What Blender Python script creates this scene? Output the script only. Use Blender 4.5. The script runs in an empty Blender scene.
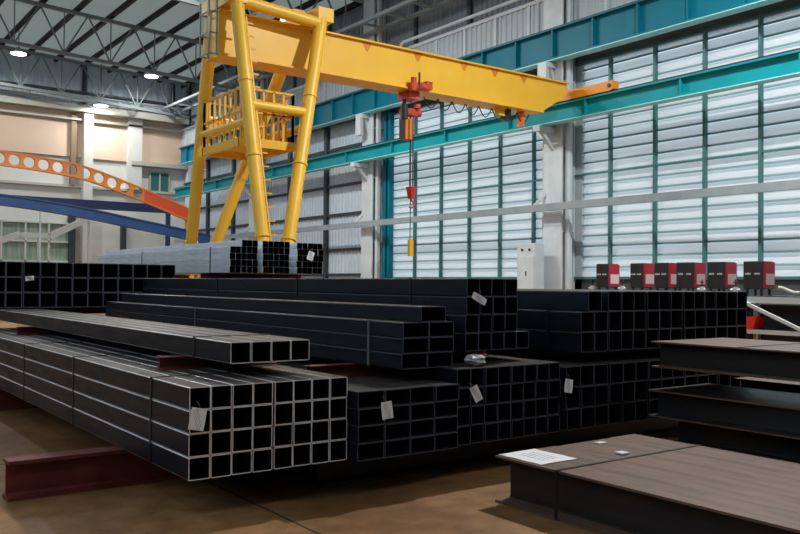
import bpy, math, random
from mathutils import Vector, Matrix
random.seed(7)
S = bpy.context.scene
COL = S.collection
R = math.radians

# ------------------------------------------------------------------ materials
def srgb(r, g, b):
    f = lambda c: (c/255/12.92) if c/255 <= .04045 else ((c/255+.055)/1.055)**2.4
    return (f(r), f(g), f(b), 1)

def material(name, col, rough=.5, metal=0., col2=None, scale=3., stretch=(1,1,1), bump=0., vary=0., spec=.5, rough2=None, detail=5., lo=.35, hi=.7):
    m = bpy.data.materials.new(name); m.use_nodes = True
    nt = m.node_tree; N = nt.nodes; L = nt.links
    b = N['Principled BSDF']
    b.inputs['Roughness'].default_value = rough
    b.inputs['Metallic'].default_value = metal
    b.inputs['Specular IOR Level'].default_value = spec
    b.inputs['Base Color'].default_value = col
    if col2 or bump or rough2 is not None:
        tc = N.new('ShaderNodeTexCoord'); mp = N.new('ShaderNodeMapping')
        mp.inputs['Scale'].default_value = stretch
        L.new(tc.outputs['Object'], mp.inputs['Vector'])
        nz = N.new('ShaderNodeTexNoise'); nz.inputs['Scale'].default_value = scale; nz.inputs['Detail'].default_value = detail
        L.new(mp.outputs['Vector'], nz.inputs['Vector'])
        rp = N.new('ShaderNodeValToRGB')
        rp.color_ramp.elements[0].position = lo; rp.color_ramp.elements[1].position = hi
        rp.color_ramp.elements[0].color = col; rp.color_ramp.elements[1].color = col2 or col
        L.new(nz.outputs['Fac'], rp.inputs['Fac'])
        src = rp.outputs['Color']
        if vary:
            oi = N.new('ShaderNodeObjectInfo'); mr = N.new('ShaderNodeMapRange')
            mr.inputs['To Min'].default_value = 1-vary; mr.inputs['To Max'].default_value = 1+vary
            L.new(oi.outputs['Random'], mr.inputs['Value'])
            hs = N.new('ShaderNodeHueSaturation'); L.new(mr.outputs['Result'], hs.inputs['Value']); L.new(src, hs.inputs['Color'])
            src = hs.outputs['Color']
        L.new(src, b.inputs['Base Color'])
        if rough2 is not None:
            mr2 = N.new('ShaderNodeMapRange'); mr2.inputs['From Min'].default_value = lo; mr2.inputs['From Max'].default_value = hi
            mr2.inputs['To Min'].default_value = rough; mr2.inputs['To Max'].default_value = rough2
            L.new(nz.outputs['Fac'], mr2.inputs['Value']); L.new(mr2.outputs['Result'], b.inputs['Roughness'])
        if bump:
            bp = N.new('ShaderNodeBump'); bp.inputs['Strength'].default_value = bump; bp.inputs['Distance'].default_value = .02
            L.new(nz.outputs['Fac'], bp.inputs['Height']); L.new(bp.outputs['Normal'], b.inputs['Normal'])
    return m

def emission(name, col, strength):
    m = bpy.data.materials.new(name); m.use_nodes = True
    b = m.node_tree.nodes['Principled BSDF']
    b.inputs['Base Color'].default_value = col
    b.inputs['Emission Color'].default_value = col
    b.inputs['Emission Strength'].default_value = strength
    return m

def louvre_material(name, col, trans=.6, back=(.55,.6,.62,1)):
    m = bpy.data.materials.new(name); m.use_nodes = True
    nt = m.node_tree; N = nt.nodes; L = nt.links
    for n in list(N): N.remove(n)
    out = N.new('ShaderNodeOutputMaterial'); mix = N.new('ShaderNodeMixShader')
    t = N.new('ShaderNodeBsdfTranslucent'); d = N.new('ShaderNodeBsdfDiffuse')
    t.inputs['Color'].default_value = col; d.inputs['Color'].default_value = back
    mix.inputs['Fac'].default_value = 1-trans
    L.new(t.outputs[0], mix.inputs[1]); L.new(d.outputs[0], mix.inputs[2]); L.new(mix.outputs[0], out.inputs['Surface'])
    return m

def printed_paper(name):
    # white sheet with rows of small grey marks, too small to read
    m = bpy.data.materials.new(name); m.use_nodes = True
    nt = m.node_tree; N = nt.nodes; L = nt.links
    b = N['Principled BSDF']; b.inputs['Roughness'].default_value = .6
    tc = N.new('ShaderNodeTexCoord'); mp = N.new('ShaderNodeMapping')
    L.new(tc.outputs['Generated'], mp.inputs['Vector'])
    mp.inputs['Scale'].default_value = (1, 1, 1)
    br = N.new('ShaderNodeTexBrick')
    br.inputs['Scale'].default_value = 1.0
    br.inputs['Brick Width'].default_value = .085; br.inputs['Row Height'].default_value = .13
    br.inputs['Mortar Size'].default_value = .026; br.inputs['Mortar Smooth'].default_value = .1
    br.inputs['Color1'].default_value = (.22,.22,.25,1); br.inputs['Color2'].default_value = (.45,.45,.48,1)
    br.inputs['Mortar'].default_value = (.84,.82,.86,1)
    L.new(mp.outputs['Vector'], br.inputs['Vector'])
    # margin mask
    sp = N.new('ShaderNodeSeparateXYZ'); L.new(tc.outputs['Generated'], sp.inputs[0])
    def inside(sock, a, bb):
        g = N.new('ShaderNodeMath'); g.operation = 'GREATER_THAN'; g.inputs[1].default_value = a; L.new(sock, g.inputs[0])
        l = N.new('ShaderNodeMath'); l.operation = 'LESS_THAN'; l.inputs[1].default_value = bb; L.new(sock, l.inputs[0])
        mm = N.new('ShaderNodeMath'); mm.operation = 'MULTIPLY'; L.new(g.outputs[0], mm.inputs[0]); L.new(l.outputs[0], mm.inputs[1])
        return mm.outputs[0]
    a = inside(sp.outputs['X'], .2, .8); c = inside(sp.outputs['Y'], .25, .8)
    mm = N.new('ShaderNodeMath'); mm.operation = 'MULTIPLY'; L.new(a, mm.inputs[0]); L.new(c, mm.inputs[1])
    mx = N.new('ShaderNodeMixRGB'); mx.inputs['Color1'].default_value = (.84,.82,.86,1)
    L.new(mm.outputs[0], mx.inputs['Fac']); L.new(br.outputs['Color'], mx.inputs['Color2'])
    L.new(mx.outputs[0], b.inputs['Base Color'])
    return m

M = {}
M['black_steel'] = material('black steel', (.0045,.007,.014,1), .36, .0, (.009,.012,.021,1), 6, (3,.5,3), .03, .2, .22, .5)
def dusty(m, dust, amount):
    # settled dust and brown reflected light, painted on the upper faces in patches
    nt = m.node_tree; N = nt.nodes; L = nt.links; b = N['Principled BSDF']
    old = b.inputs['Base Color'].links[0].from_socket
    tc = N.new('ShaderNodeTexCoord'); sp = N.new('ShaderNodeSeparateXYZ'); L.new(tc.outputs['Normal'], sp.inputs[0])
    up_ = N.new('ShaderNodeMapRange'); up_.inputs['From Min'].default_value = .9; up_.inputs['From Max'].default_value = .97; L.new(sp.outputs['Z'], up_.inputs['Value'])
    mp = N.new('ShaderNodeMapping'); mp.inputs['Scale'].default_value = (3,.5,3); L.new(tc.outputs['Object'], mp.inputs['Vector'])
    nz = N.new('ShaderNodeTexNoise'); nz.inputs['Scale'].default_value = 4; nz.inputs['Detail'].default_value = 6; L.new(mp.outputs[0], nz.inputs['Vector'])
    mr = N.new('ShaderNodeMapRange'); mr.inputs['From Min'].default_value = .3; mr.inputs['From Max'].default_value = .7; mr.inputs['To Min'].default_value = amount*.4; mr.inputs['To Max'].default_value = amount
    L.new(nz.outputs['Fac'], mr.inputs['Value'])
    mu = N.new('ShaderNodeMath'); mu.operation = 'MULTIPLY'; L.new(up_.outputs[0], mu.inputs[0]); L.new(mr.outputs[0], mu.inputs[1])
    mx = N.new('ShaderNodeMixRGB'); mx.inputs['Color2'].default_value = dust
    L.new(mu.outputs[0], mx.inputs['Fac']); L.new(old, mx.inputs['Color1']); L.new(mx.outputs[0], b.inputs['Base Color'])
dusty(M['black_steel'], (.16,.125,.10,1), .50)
DUST_SHEEN_LATER = ('hbeam', (.25,.155,.115,1), .85)  # beam tops: rusty dust and lit brown painted together
M['corner_glint'] = material('bright corner glint', (.80,.82,.86,1), .36, .45, (.55,.57,.60,1), 4, (1,.4,1))  # highlight along the rounded tube corners, painted as a lighter colour
M['dull_glint'] = material('dull corner glint', (.055,.06,.07,1), .4, .4, (.035,.038,.045,1), 4, (1,.4,1))  # weaker painted corner highlight for the other tubes
M['black_steel_inner'] = material('tube inside', (.006,.006,.008,1), .6, 0, (.010,.010,.012,1), 6, spec=.2)
M['cut_lit'] = material('lit cut edge', (.85,.84,.86,1), .4, .1, (.68,.67,.69,1), 12)  # lit copy of the cut steel, side light put into the colour
M['cut_shaded'] = material('shaded cut edge', (.06,.07,.11,1), .5, .1, (.085,.09,.12,1), 12)  # shaded copy of the cut steel, for rims away from the light
M['galv'] = material('galvanised steel', (.62,.70,.78,1), .38, .25, (.80,.86,.92,1), 5, (4,.6,4), .02, .12, .5)
M['red_primer'] = material('red primer', srgb(116,46,36), .6, 0, srgb(96,37,30), 5, (1,1,1), .05, .1)
M['hbeam'] = material('rolled beam steel', srgb(46,42,40), .44, .0, srgb(34,31,31), 3.2, (4,.3,4), .06, .12, .3, .6)
M['edge_rust'] = material('rusty flange edge', srgb(112,84,66), .6, 0, srgb(84,62,50), 6)
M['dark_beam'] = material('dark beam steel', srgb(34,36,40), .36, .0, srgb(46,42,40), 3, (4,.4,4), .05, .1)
M['strap'] = material('strap steel', (.012,.012,.014,1), .4, .3)
M['strap_light'] = material('light strap steel', (.16,.15,.14,1), .4, .3)
M['tag'] = printed_paper('tag print')
M['paper'] = printed_paper('sheet print')
M['plastic'] = material('crumpled plastic', (.6,.58,.63,1), .35, 0, (.35,.34,.38,1), 25)
M['seal'] = material('white seal', (.72,.7,.74,1), .4)
M['yellow'] = material('crane yellow', srgb(240,190,58), .42, 0, srgb(232,182,50), 1.3, (1,1,1), .0, .0)
M['yellow_rail'] = material('railing yellow', srgb(225,175,45), .45)
M['rust'] = material('worn orange paint', srgb(200,108,28), .6, 0, srgb(214,140,26), 4)
M['crane_orange'] = material('crane orange', srgb(222,140,28), .45)
M['teal'] = material('teal beam paint', srgb(0,108,132), .5, 0, srgb(2,116,138), 1.5, spec=.25)
M['teal_low'] = material('bright teal beam paint', srgb(0,140,152), .5, 0, srgb(4,150,160), 1.5, spec=.25)
M['teal_light'] = material('light teal flange', srgb(150,222,228), .4)
M['rail_steel'] = material('rail steel', srgb(70,48,46), .5, .2)
M['orange'] = material('orange beam paint', srgb(240,150,60), .5, 0, srgb(232,128,56), .35)
M['orange_red'] = material('red orange paint', srgb(228,88,48), .5)
M['blue'] = material('blue beam paint', srgb(24,70,126), .45, 0, srgb(20,60,112), 1.2)
M['navy'] = material('dark blue paint', srgb(44,66,116), .5)
M['red_hoist'] = material('hoist red', srgb(214,84,58), .5, 0, srgb(150,48,36), 7)
M['hook_orange'] = material('hook block orange', srgb(222,120,35), .45)
M['red_hook'] = material('hook red', srgb(205,45,45), .45)
M['dark'] = material('dark metal', (.02,.022,.025,1), .5)
M['grey_steel'] = material('grey painted steel', srgb(150,162,168), .5, 0, srgb(136,150,156), 2)
M['white_steel'] = material('white painted steel', srgb(208,218,222), .5, 0, srgb(192,204,210), 2)
M['mullion'] = material('dark teal mullion', srgb(66,112,114), .5)
M['girt'] = material('dark girt', srgb(46,58,66), .5)
M['louvre'] = louvre_material('translucent louvre', (.86,.90,.92,1), .43)
M['roof'] = louvre_material('translucent roof sheet', (.88,.95,.93,1), .29, srgb(150,158,154))
M['louvre_lip'] = material('louvre lip', srgb(120,152,158), .5)
M['corr'] = material('corrugated sheet', srgb(200,214,226), .5, 0, srgb(190,205,218), .4)
M['corr_dark'] = material('dark corrugated sheet', srgb(122,134,140), .55, 0, srgb(112,124,130), .4)
M['corr_light'] = material('light corrugated sheet', srgb(178,190,196), .5)
M['base_wall'] = material('base wall', srgb(62,72,78), .6)
M['beige'] = material('beige plaster', srgb(214,190,168), .7, 0, srgb(204,180,160), .4)
M['white_wall'] = material('white plaster', srgb(212,214,208), .7, 0, srgb(202,205,200), .4)
M['trim'] = material('trim plaster', srgb(176,176,166), .7)
M['brown_post'] = material('brown post', srgb(128,112,90), .6)
M['teal_glass'] = material('teal pane', srgb(52,112,116), .15)
M['purlin'] = material('purlin steel', srgb(15,21,23), .6, spec=.2)
M['truss'] = material('truss steel', srgb(112,124,126), .5)
M['lamp'] = emission('lamp glow', (.80,.90,1,1), 14)
M['mach_black'] = material('machine black', (.02,.02,.023,1), .4, 0, (.03,.028,.03,1), 5)
M['mach_red'] = material('machine red', srgb(172,30,56), .4)
M['mach_white'] = material('machine white', srgb(220,196,198), .45)
M['bin_red'] = material('bin red', srgb(232,44,34), .4)
M['glass_slat'] = material('pale slats', srgb(176,180,160), .6, 0, srgb(112,150,140), 1.5, (6,6,.3))
M['stair'] = material('stair white', srgb(206,212,206), .55)

dusty(M[DUST_SHEEN_LATER[0]], *DUST_SHEEN_LATER[1:])
def floor_material():
    m = bpy.data.materials.new('dusty concrete floor'); m.use_nodes = True
    nt = m.node_tree; N = nt.nodes; L = nt.links; b = N['Principled BSDF']
    tc = N.new('ShaderNodeTexCoord')
    def noise(scale, detail, rough=.55):
        n = N.new('ShaderNodeTexNoise'); n.inputs['Scale'].default_value = scale; n.inputs['Detail'].default_value = detail
        n.inputs['Roughness'].default_value = rough
        L.new(tc.outputs['Object'], n.inputs['Vector']); return n
    n1 = noise(.7, 6); n2 = noise(5, 8, .65); n3 = noise(40, 3)
    r1 = N.new('ShaderNodeValToRGB'); e = r1.color_ramp.elements
    e[0].position = .36; e[0].color = srgb(128,90,56); e[1].position = .68; e[1].color = srgb(178,134,88)
    L.new(n1.outputs['Fac'], r1.inputs['Fac'])
    r2 = N.new('ShaderNodeValToRGB'); e = r2.color_ramp.elements
    e[0].position = .38; e[0].color = (.5,.48,.46,1); e[1].position = .6; e[1].color = (1,1,1,1)
    L.new(n2.outputs['Fac'], r2.inputs['Fac'])
    mx = N.new('ShaderNodeMixRGB'); mx.blend_type = 'MULTIPLY'; mx.inputs['Fac'].default_value = .6
    L.new(r1.outputs[0], mx.inputs[1]); L.new(r2.outputs[0], mx.inputs[2])
    L.new(mx.outputs[0], b.inputs['Base Color'])
    b.inputs['Roughness'].default_value = .55; b.inputs['Specular IOR Level'].default_value = .3
    bp = N.new('ShaderNodeBump'); bp.inputs['Strength'].default_value = .12; bp.inputs['Distance'].default_value = .01
    L.new(n3.outputs['Fac'], bp.inputs['Height']); L.new(bp.outputs['Normal'], b.inputs['Normal'])
    return m
M['floor'] = floor_material()

# ------------------------------------------------------------------ mesh helpers
class MB:
    def __init__(s): s.v = []; s.f = []; s.mi = []; s.sm = []
    def add(s, vs, fs, mi=0, sm=False):
        o = len(s.v); s.v += [tuple(v) for v in vs]
        for f in fs: s.f.append(tuple(i+o for i in f)); s.mi.append(mi); s.sm.append(sm)
        return s
    def box(s, x0, x1, y0, y1, z0, z1, mi=0):
        v = [(x,y,z) for z in (z0,z1) for y in (y0,y1) for x in (x0,x1)]
        return s.add(v, [(0,2,3,1),(4,5,7,6),(0,1,5,4),(2,6,7,3),(0,4,6,2),(1,3,7,5)], mi)
    def frame(s, p, q):
        p = Vector(p); q = Vector(q); d = (q-p).normalized()
        a = Vector((0,0,1)) if abs(d.z) < .95 else Vector((0,1,0))
        u = d.cross(a).normalized(); w = u.cross(d).normalized()
        return p, q, u, w
    def bar(s, p, q, w, h, mi=0):
        p, q, u, n = s.frame(p, q)
        v = [c + u*a*w/2 + n*b*h/2 for c in (p,q) for a, b in ((-1,-1),(1,-1),(1,1),(-1,1))]
        return s.add(v, [(3,2,1,0),(4,5,6,7),(0,1,5,4),(1,2,6,5),(2,3,7,6),(3,0,4,7)], mi)
    def tube(s, p, q, r, r2=None, n=12, mi=0):
        p, q, u, w = s.frame(p, q); r2 = r if r2 is None else r2
        v = []
        for c, rr in ((p,r),(q,r2)):
            for i in range(n):
                a = 2*math.pi*i/n; v.append(c + u*math.cos(a)*rr + w*math.sin(a)*rr)
        s.add(v, [(i,(i+1)%n,n+(i+1)%n,n+i) for i in range(n)], mi, True)
        s.add(v[:n], [tuple(range(n))[::-1]], mi); s.add(v[n:], [tuple(range(n))], mi)
        return s
    def path(s, pts, r, n=8, mi=0):
        for a, b in zip(pts, pts[1:]): s.tube(a, b, r, n=n, mi=mi)
        return s
    def prism(s, prof, axis, a, b, mi=0):
        # prof: list of 2-D points; axis 'x': (y,z), 'y': (x,z), 'z': (x,y)
        def P(t, c): return {'x':(c,t[0],t[1]), 'y':(t[0],c,t[1]), 'z':(t[0],t[1],c)}[axis]
        n = len(prof)
        v = [P(t,a) for t in prof] + [P(t,b) for t in prof]
        s.add(v, [(i,(i+1)%n,n+(i+1)%n,n+i) for i in range(n)], mi)
        s.add(v, [tuple(range(n))[::-1], tuple(range(n,2*n))], mi)
        return s
    def build(s, name, mats, parent=None, bevel=0, fix=True):
        me = bpy.data.meshes.new(name); me.from_pydata(s.v, [], s.f)
        for m in (mats if isinstance(mats, (list,tuple)) else [mats]): me.materials.append(M[m])
        for p, i, sm in zip(me.polygons, s.mi, s.sm): p.material_index = i; p.use_smooth = sm
        if fix:
            import bmesh
            bm = bmesh.new(); bm.from_mesh(me); bmesh.ops.recalc_face_normals(bm, faces=bm.faces); bm.to_mesh(me); bm.free()
        me.update()
        o = bpy.data.objects.new(name, me); COL.objects.link(o)
        if parent: o.parent = parent
        if bevel:
            md = o.modifiers.new('edge', 'BEVEL'); md.width = bevel; md.segments = 2; md.limit_method = 'ANGLE'
        return o

def tag(o, label, cat, group=None, kind=None):
    o['label'] = label; o['category'] = cat
    if group: o['group'] = group
    if kind: o['kind'] = kind
    return o
def thing(name, label, cat, loc=(0,0,0), group=None):
    o = bpy.data.objects.new(name, None); COL.objects.link(o); o.location = loc
    o.empty_display_size = .2
    return tag(o, label, cat, group)
def struct(o): o['kind'] = 'structure'; return o
def copy_tree(root):
    r = root.copy(); COL.objects.link(r)
    for ch in [c for c in bpy.data.objects if c.parent == root]:
        c = ch.copy(); COL.objects.link(c); c.parent = r
        for g in [k for k in bpy.data.objects if k.parent == ch]:
            d = g.copy(); COL.objects.link(d); d.parent = c
    return r

def ibeam_profile(b, h, tf, tw, cx=0, z0=0):
    f = tw*.9
    return [(cx-b/2,z0),(cx+b/2,z0),(cx+b/2,z0+tf),(cx+tw/2+f,z0+tf),(cx+tw/2,z0+tf+f),(cx+tw/2,z0+h-tf-f),(cx+tw/2+f,z0+h-tf),
            (cx+b/2,z0+h-tf),(cx+b/2,z0+h),(cx-b/2,z0+h),(cx-b/2,z0+h-tf),(cx-tw/2-f,z0+h-tf),(cx-tw/2,z0+h-tf-f),(cx-tw/2,z0+tf+f),(cx-tw/2-f,z0+tf),(cx-b/2,z0+tf)]

# ------------------------------------------------------------------ setting
fl_ = struct(MB().box(-16, 22.3, -12, 54.6, -.2, 0).build('floor', 'floor'))
M['joint'] = material('floor joint', (.02,.018,.016,1), .8)
for x in (-3.2, 2.82, 8.9, 14.9): MB().box(x-.008, x+.008, -12, 54, .0005, .002).build('floor_joint', 'joint', fl_)
for y in (-4.0, 2.0, 8.0, 14.0): MB().box(-16, 22, y-.008, y+.008, .0005, .002).build('floor_joint', 'joint', fl_)
def roof_z(x): return 14.75 + .05*(22-x)
rf = MB(); rf.prism([(-16,roof_z(-16)),(22.3,roof_z(22.3)),(22.3,roof_z(22.3)+.15),(-16,roof_z(-16)+.15)], 'y', -12, 54.6)
struct(rf.build('ceiling', 'roof'))
for i in range(21):
    x = 21.6 - 1.62*i
    m = MB().box(x-.09, x+.09, -11.9, 54.1, roof_z(x)-.26, roof_z(x)-.03)
    struct(m.build('roof_purlin', 'purlin'))
def truss(y):
    a, b = -15.0, 21.5; n = 16
    m = MB(); top = lambda x: roof_z(x)-.38; bot = lambda x: roof_z(x)-2.5
    m.bar((a,y,top(a)), (b,y,top(b)), .16, .18); m.bar((a,y,bot(a)), (b,y,bot(b)), .16, .16)
    st = (b-a)/n
    for k in range(n):
        x0 = a+k*st; x1 = x0+st; xm = (x0+x1)/2
        m.bar((x0,y,top(x0)), (xm,y,bot(xm)), .07, .07); m.bar((xm,y,bot(xm)), (x1,y,top(x1)), .07, .07)
        m.bar((xm,y,bot(xm)), (xm,y,top(xm)), .05, .05)
    return struct(m.build('roof_truss', 'truss'))
for y in (52.6, 43.4, 32.0, 20.6): truss(y)
# horizontal lattice at eave level along the louvred wall
m = MB()
for x in (20.0, 21.2): m.bar((x,18,12.75), (x,53.5,12.75), .14, .14)
k = 18.0
while k < 53:
    m.bar((20,k,12.75), (21.2,k,12.75), .09, .09); m.bar((20,k,12.75), (21.2,k+1.75,12.75), .06, .06); k += 1.75
struct(m.build('eave_lattice', 'grey_steel'))

def corrugated(y0, y1, z0, z1, x, axis='y', pitch=.28, d=.05):
    m = MB(); n = int((y1-y0)/pitch); pts = []
    for i in range(n+1):
        y = y0 + i*(y1-y0)/n; p = (y1-y0)/n
        for dy, dx in ((0,0),(.35,0),(.5,-d),(.85,-d)):
            if i < n or dy == 0: pts.append((y+dy*p, dx))
    vs = []
    for y, dx in pts:
        vs += ([(x+dx,y,z0),(x+dx,y,z1)] if axis == 'y' else [(y,x+dx,z0),(y,x+dx,z1)])
    m.add(vs, [(2*i,2*i+2,2*i+3,2*i+1) for i in range(len(pts)-1)])
    return m

# louvred and corrugated long wall (x = 22)
struct(MB().box(22, 22.3, -12, 54.6, 0, 1.8).build('wall_right_base', 'base_wall'))
def louvres(n, y0, y1, z0, z1):
    m = MB(); pitch = .352; z = z0
    while z < z1-.1:
        zt = min(z+pitch, z1)
        m.prism([(22.02,z+.07),(22.035,z+.07),(22.13,zt+.03),(22.115,zt+.03)], 'y', y0, y1, 0)     # the pale blade
        m.prism([(22.0,z+.02),(22.05,z+.02),(22.05,z+.085),(22.02,z+.075)], 'y', y0, y1, 1)          # its dark lip
        z += pitch
    w = m.build(f'window_{n}', ['louvre','louvre_lip']); w['kind'] = 'structure'
    fr = MB(); 
    for yy in [y for y in MULL if y0-.1 < y < y1+.1]: fr.box(21.88, 22.02, yy-.042, yy+.042, z0, z1)
    for zz in (z0, z1-.08): fr.box(21.90, 22.02, y0, y1, zz, zz+.08)
    for zz in (7.35, 5.3): fr.box(21.90, 22.0, y0, y1, zz, zz+.05)
    fr.build('window_frame', 'mullion', w)
    return w
MULL = [14.787+1.755*k for k in range(-14,4)] + [21.78+1.762*k for k in range(0,6)]
louvres(1, 20.7, 31.2, 1.8, 9.15); louvres(2, 9.4, 19.8, 1.8, 9.15); louvres(3, -1, 9.0, 1.8, 9.15)
struct(MB().box(22, 22.2, -12, -1, 1.8, 15).build('wall_right_near', 'corr'))
w = corrugated(31.6, 54.3, 1.8, 9.3, 22.0); struct(w.build('wall_right_sheet', 'corr', fix=False))
struct(MB().box(22.08, 22.25, -1, 54.6, 9.15, 15.0).box(22.06, 22.2, 31.6, 54.6, 1.8, 9.2).build('wall_right_backing', 'corr_dark'))
m = MB()
for yy in (36.0, 39.7, 46.6, 50.3): m.box(21.8, 21.96, yy-.13, yy+.13, 1.8, 9.3)
struct(m.build('wall_right_posts', 'girt'))
for zz in (3.2, 4.9, 6.3, 8.1, 2.0):
    struct(MB().box(21.84, 21.95, 32.4, 54.2, zz-.06, zz+.06).build('wall_right_girt', 'girt'))
# upper wall: light panel band with white battens, darker sheet above
struct(corrugated(-1, 54.3, 10.2, 11.62, 21.72).build('wall_right_band', 'corr_light', fix=False))
m = MB().box(21.62, 21.78, -1, 54.3, 11.6, 11.74)
for k in range(-13, 20): 
    yy = 21.78+1.762*k
    m.box(21.62, 21.72, yy-.06, yy+.06, 10.2, 11.62)
struct(m.build('trim_1', 'white_steel'))
struct(corrugated(-1, 54.3, 11.6, 15.0, 22.0, pitch=.3).build('wall_right_upper', 'corr_dark', fix=False))
m = MB()
for k in range(-6, 10): m.box(21.86, 21.96, 21.78+3.524*k-.09, 21.78+3.524*k+.09, 11.7, 14.9)
struct(m.build('wall_right_studs', 'girt'))

for yc in (9.0, 20.25, 31.4):
    struct(MB().box(22.0, 22.2, yc-.7, yc+.7, 0, 9.2).build('wall_right_pier', 'corr_light'))
# columns of the long wall
def column(y):
    m = MB()
    m.box(21.3, 21.36, y-.42, y+.42, 0, 14.9); m.box(21.9, 21.96, y-.42, y+.42, 0, 14.9)      # flanges
    m.box(21.36, 21.9, y-.03, y+.03, 0, 14.9)                                                  # web
    m.box(21.45, 21.6, y-.62, y-.44, 0, 14.9); m.box(21.45, 21.6, y+.44, y+.62, 0, 14.9)       # side channels
    for z in (6.3, 8.5, 3.4): m.box(21.36, 21.9, y-.42, y+.42, z, z+.04)
    o = struct(m.build('wall_column', 'white_steel'))
    b = MB()
    for z, x0 in ((6.96, 20.5), (9.16, 20.9)):
        b.prism([(x0,z-.02),(21.32,z-.02),(21.32,z-.2),(x0,z-.2)], 'y', y-.16, y+.16); b.bar((x0+.25,y,z-.18), (21.33,y,z-.75), .12, .12)
    b.box(20.85, 21.0, y-.1, y+.3, 8.2, 9.15)
    b.build('bracket', 'white_steel', o)
    d = MB().bar((21.0, y+.75, 4.2), (21.32, y+.3, 4.75), .06, .1)
    d.build('pipe_bracket', 'white_steel', o)
    return o
for y in (9.0, 20.25, 31.55, 42.9): column(y)
struct(MB().box(21.7, 21.95, 30.68, 30.86, 0, 9.2).box(21.7, 21.95, 30.40, 30.52, 0, 9.2).build('trim_2', 'teal'))

# runway beams and the long pipe on the wall
def runway(name, x, b, z0, z1, label, stiff, paint='teal'):
    t = thing(name, label, 'crane beam', (x, 20, z0))
    h = z1-z0
    MB().prism(ibeam_profile(b, h, .05, .03), 'y', -10-20, 53.0-20).build('beam', paint, t)
    MB().box(-b/2, b/2, -30, 33, -.03, -.002).build('bottom_flange', 'teal_light', t)
    MB().box(-.06, .06, -30, 33, h, h+.08).build('rail', 'rail_steel', t)
    for k in range(-17, 19):
        yy = 1.78+1.762*k*stiff
        if -29 < yy < 32.5: MB().box(-b/2+.03, b/2-.03, yy-.03, yy+.03, .05, h-.05).build('stiffener', paint, t)
runway('crane_runway_beam', 20.8, .36, 7.0, 7.56, 'lower teal steel crane beam carried on brackets along the louvred wall', 2, 'teal_low')
runway('crane_runway_beam', 21.15, .40, 9.2, 10.25, 'upper deep teal crane beam under the pale corrugated wall band', 1)
t = tag(MB().box(20.93, 21.07, -10, 53.5, 4.10, 4.34).build('wall_rail', 'grey_steel'), 'long pale grey rail crossing the louvred wall below the teal beams', 'rail')
m = MB().path([(21.3,29.14,11.5),(21.3,29.05,11.75),(21.3,28.9,11.84),(21.3,8,11.84)], .07)
tag(m.build('wall_pipe', 'white_steel'), 'thin white pipe with a bent end above the corrugated wall band', 'pipe')

# back wall (y = 54.3)
struct(MB().box(-16, 22.3, 54.35, 54.6, 0, 16.9).build('wall_back', 'white_wall'))
struct(MB().box(-16, 22, 54.2, 54.36, 9.25, 12.0).build('wall_back_panel', 'beige'))
struct(corrugated(-16, 22, 12.4, 16.9, 54.3, axis='x', pitch=.4, d=.07).build('wall_back_sheet', 'corr', fix=False))
m = MB().box(-16, 22, 53.5, 54.3, 12.0, 12.42).box(-16, 22, 53.9, 54.3, 11.5, 11.62)
struct(m.build('trim_3', 'trim'))
struct(MB().box(-16, 22, 53.9, 54.2, 13.2, 13.32).build('trim_4', 'girt'))
for x in (15.3, 21.0): struct(MB().box(x-.1, x+.1, 54.0, 54.25, 12.4, 14.9).build('trim_5', 'girt'))
struct(MB().box(-16, 22, 54.1, 54.36, 7.35, 7.5).build('trim_6', 'trim'))
struct(MB().box(15.2, 15.75, 53.7, 54.3, 0, 12.0).build('pillar', 'white_wall'))
struct(MB().box(14.5, 14.8, 54.0, 54.36, 7.5, 11.9).build('trim_7', 'brown_post'))
struct(MB().box(14.45, 14.85, 54.0, 54.36, 0, 5.6).build('trim_8', 'girt'))
struct(MB().box(17.7, 18.0, 54.0, 54.36, 2, 5.6).build('trim_8', 'girt'))
struct(MB().box(18.0, 18.9, 53.9, 54.36, 7.5, 12.0).build('pillar', 'white_wall'))
struct(MB().box(18.2, 22, 53.8, 54.36, 9.05, 9.3).build('trim_9', 'trim'))
wn = struct(MB().box(19.6, 20.8, 54.22, 54.36, 7.45, 8.7).build('window_4', 'teal_glass'))
MB().box(19.5, 20.9, 54.2, 54.36, 8.7, 8.8).box(19.5,19.6,54.2,54.36,7.45,8.7).box(20.8,20.9,54.2,54.36,7.45,8.7).box(20.15,20.25,54.15,54.36,7.45,8.7).build('window_frame', 'trim', wn)
# glazed opening low on the back wall, with slats
wn = struct(MB().box(4, 14.6, 54.2, 54.36, 1.5, 5.1).build('window_5', 'glass_slat'))
f = MB()
for k in range(9): f.box(4+1.33*k-.05, 4+1.33*k+.05, 54.05, 54.25, 1.5, 5.1)
for z in (1.5, 2.7, 3.9, 5.05): f.box(4, 14.7, 54.05, 54.2, z, z+.1)
f.build('window_frame', 'white_wall', wn)
# other sides
struct(MB().box(-16, 22.3, -12.3, -12, 0, 17).build('wall_front', 'corr_dark'))
struct(MB().box(-16.3, -16, -12, 54.6, 0, 7.0).build('wall_left', 'base_wall'))
for y in (-2, 9.2, 20.6, 32, 43.4): struct(MB().box(-16.2, -15.7, y-.25, y+.25, 7.0, 16.7).build('wall_left_column', 'white_steel'))

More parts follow.
